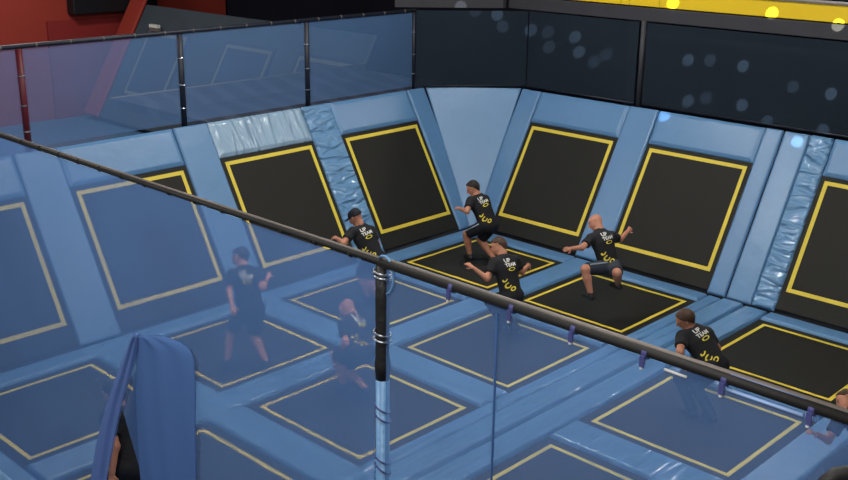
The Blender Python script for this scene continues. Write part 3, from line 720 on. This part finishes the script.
# brown haired jumper before the rail
P_((511, 294), .72, dict(neck=(503, 256), head=(498.5, 246.5), shl=(494, 263.5), shr=(514.5, 260), ell=(487, 278.5), wrl=(473.5, 268), elr=(522, 272), wrr=(527, 266.5), knl=(499, 305), anl=(503, 325), knr=(511, 310), anr=(518, 329)),
   'brown haired person in black tee shirt crouching with bent left arm, behind the near rail', sg=dict(neck=1, head=1, shl=-1, shr=1, ell=-1, wrl=1, elr=1, wrr=1, knl=-1, anl=1, knr=-1, anr=1), hair='brown', skin='skin2', leggings=True, hface=(.6, -1, 0))
# bald jumper
P_((609, 264), .95, dict(neck=(599.5, 231.5), head=(595.8, 222.5), shl=(591.5, 238.5), shr=(611.5, 236.5), ell=(582, 247.5), wrl=(571, 248.5), elr=(620, 239.5), wrr=(627.5, 231.5), knl=(585, 269), anl=(590.8, 294), knr=(617, 273), anr=(618, 284)),
   'bald person in black tee shirt in mid stride over the trampoline, arms spread', ground=False, sg=dict(neck=1, head=1, shl=-1, shr=1, ell=-1, wrl=-1, elr=1, wrr=1, knl=-1, anl=1, knr=-1, anr=1), hair_kind='bald', shorts='greyshorts', stripe=True)
# crouching jumper at the right
P_((713, 363), .74, dict(neck=(691, 329), head=(685.3, 319.5), shl=(682, 336), shr=(707, 333.5), ell=(680, 352), wrl=(685, 365), elr=(717, 348), wrr=(709, 358), knl=(697, 385), anl=(692, 410), knr=(708, 392), anr=(712, 415)),
   'short haired person in black tee shirt leaning forward behind the near rail, right of centre', sg=dict(neck=-1, head=-1, shl=-1, shr=1, ell=-1, wrl=1, knl=-1, anl=1, knr=1, anr=1), hair='brown', hair_kind='short', skin='skin2', scale=1.04, leggings=True, hface=(.9, -1, -.1))
# behind the left net
P_((250, 306), .92, dict(neck=(243.5, 268), head=(240.5, 257.5), shl=(232.5, 274), shr=(256, 273), ell=(229, 292), wrl=(232, 306), elr=(263, 288), wrr=(268, 277), knl=(233, 335), anl=(227, 361), knr=(258, 336), anr=(266, 362)),
   'dark haired person in black tee shirt seen from behind through the near net, left part', face=V(-.6, -1, 0), sg=dict(neck=1, head=1, shl=-1, shr=1, ell=-1, wrl=-1, elr=-1, wrr=1, knl=1, anl=1, knr=-1, anr=1), skin='skin2', ybig=False)
P_((361, 350), .68, dict(neck=(353, 318), head=(347.5, 308.5), shl=(344, 325), shr=(366, 322), ell=(345.5, 343), wrl=(341, 357), elr=(371, 338), wrr=(362, 346), knl=(346, 362), anl=(344, 385), knr=(360, 370), anr=(366, 389)),
   'crouching person in black tee shirt seen through the near net, left of the padded post', sg=dict(neck=1, head=1, shl=-1, shr=1, ell=-1, wrl=1, knl=-1, anl=1, knr=-1, anr=1), hair_kind='bald')
P_((133, 462), .88, dict(neck=(119, 408), head=(114, 393), shl=(108, 418), shr=(138, 418), ell=(116, 452), wrl=(112, 474), elr=(142, 450), wrr=(134, 470), knl=(120, 500), anl=(122, 536), knr=(138, 500), anr=(140, 536)),
   'person in black tee shirt glimpsed through the slit in the near net', sg=dict(neck=-1, head=-1, shl=-1, shr=1, ell=-1, wrl=1, knl=-1, anl=1), skin='skin', prints=False)
# right edge
P_((868, 443), .80, dict(neck=(855, 413), head=(847, 401), shl=(838, 420), shr=(872, 418), ell=(828, 440), wrl=(816, 434), elr=(880, 440), wrr=(866, 452), knl=(846, 470), anl=(850, 500), knr=(862, 472), anr=(870, 502)),
   'person cut off by the right edge, face just above the near rail', sg=dict(neck=1, head=1, shl=-1, shr=1, ell=-1, wrl=-1, knl=-1, anl=1), hair_kind='buzz', hair='brown', leggings=True)

# ------------------------------------------------------------------ lights
def area(loc, sx, sy, W, col=(1, .97, .92), rot=(0, 0, 0)):
    l = bpy.data.lights.new('ceiling_and_fill_lamp', 'AREA'); l.shape = 'RECTANGLE'; l.size = sx; l.size_y = sy; l.energy = W; l.color = col
    o = bpy.data.objects.new('ceiling_and_fill_lamp', l); COL.objects.link(o); o.location = loc; o.rotation_euler = rot; return o
for x, y, w in ((2, 2, 230), (6.4, 2.2, 230), (2, 8, 230), (8, 8, 230), (5, -8, 110), (12.5, 11, 120)):
    area((x, y, 8.6), 1.1, .4, w)
area((16.5, 5, 8.3), 2.0, .6, 300, rot=(0, .85, 0)); area((16.5, 13, 8.3), 2.0, .6, 260, rot=(0, .85, 0))  # added fill floods on the camera side, brightening the near net
area((-4.9, 5.4, 8.4), .6, .6, 200); area((8.7, -4, 8.4), .5, .5, 190); area((4, -11.5, 8.4), 3, .6, 330, rot=(-.7, 0, 0))  # added: small lamps for pad glints, long lamp to brighten the red wall
# moving-head party light throwing dots
HEAD = V(9, 10, 8.3)
def dot(P, W, col, r=.085):
    d = P-HEAD; D = np.linalg.norm(d); l = bpy.data.lights.new('party_light', 'SPOT'); l.energy = W; l.color = col; l.spot_size = 2*math.atan(r/D); l.spot_blend = .35; l.shadow_soft_size = .01
    o = bpy.data.objects.new('party_light', l); COL.objects.link(o); o.location = tuple(HEAD); o.rotation_euler = Vector(d).to_track_quat('-Z', 'Y').to_euler()
for (u, v, w) in ((455, 15, .6), (469, 20, .4), (494, 20, 1), (500, 31, .5), (531, 30, 1), (548, 32, .5), (549, 47, .6), (575, 37, 1), (579, 52, 1), (594, 62, .5), (606, 55, .4), (688, 60, .9), (710, 60, .5), (743, 66, .9), (793, 87, .4), (831, 94, .9), (688, 101, .8), (706, 98, .4), (742, 105, .9), (767, 121, .6), (823, 130, .7)):
    dot(at_x(u, v, XN+.02), 15000*w, (.8, .9, 1))
for (u, v) in ((673, 3), (772, 13), (838, 25)): dot(at_x(u, v, XN-.02), 30000, (1, 1, .7), .11)
for (u, v) in ((664, 115), (797, 141)):
    P = at_x(u, v, -1.45); dot(P, 14000, (.6, .8, 1), .085)

w = bpy.data.worlds.new('world'); sc.world = w; w.use_nodes = True
w.node_tree.nodes['Background'].inputs['Color'].default_value = (.55, .6, .7, 1); w.node_tree.nodes['Background'].inputs['Strength'].default_value = .25
for o in bpy.data.objects:
    if '_w' in o: del o['_w']
vs = sc.view_settings; vs.view_transform = 'Standard'; vs.look = 'None'; vs.gamma = 1; vs.use_curve_mapping = False; vs.exposure = .33
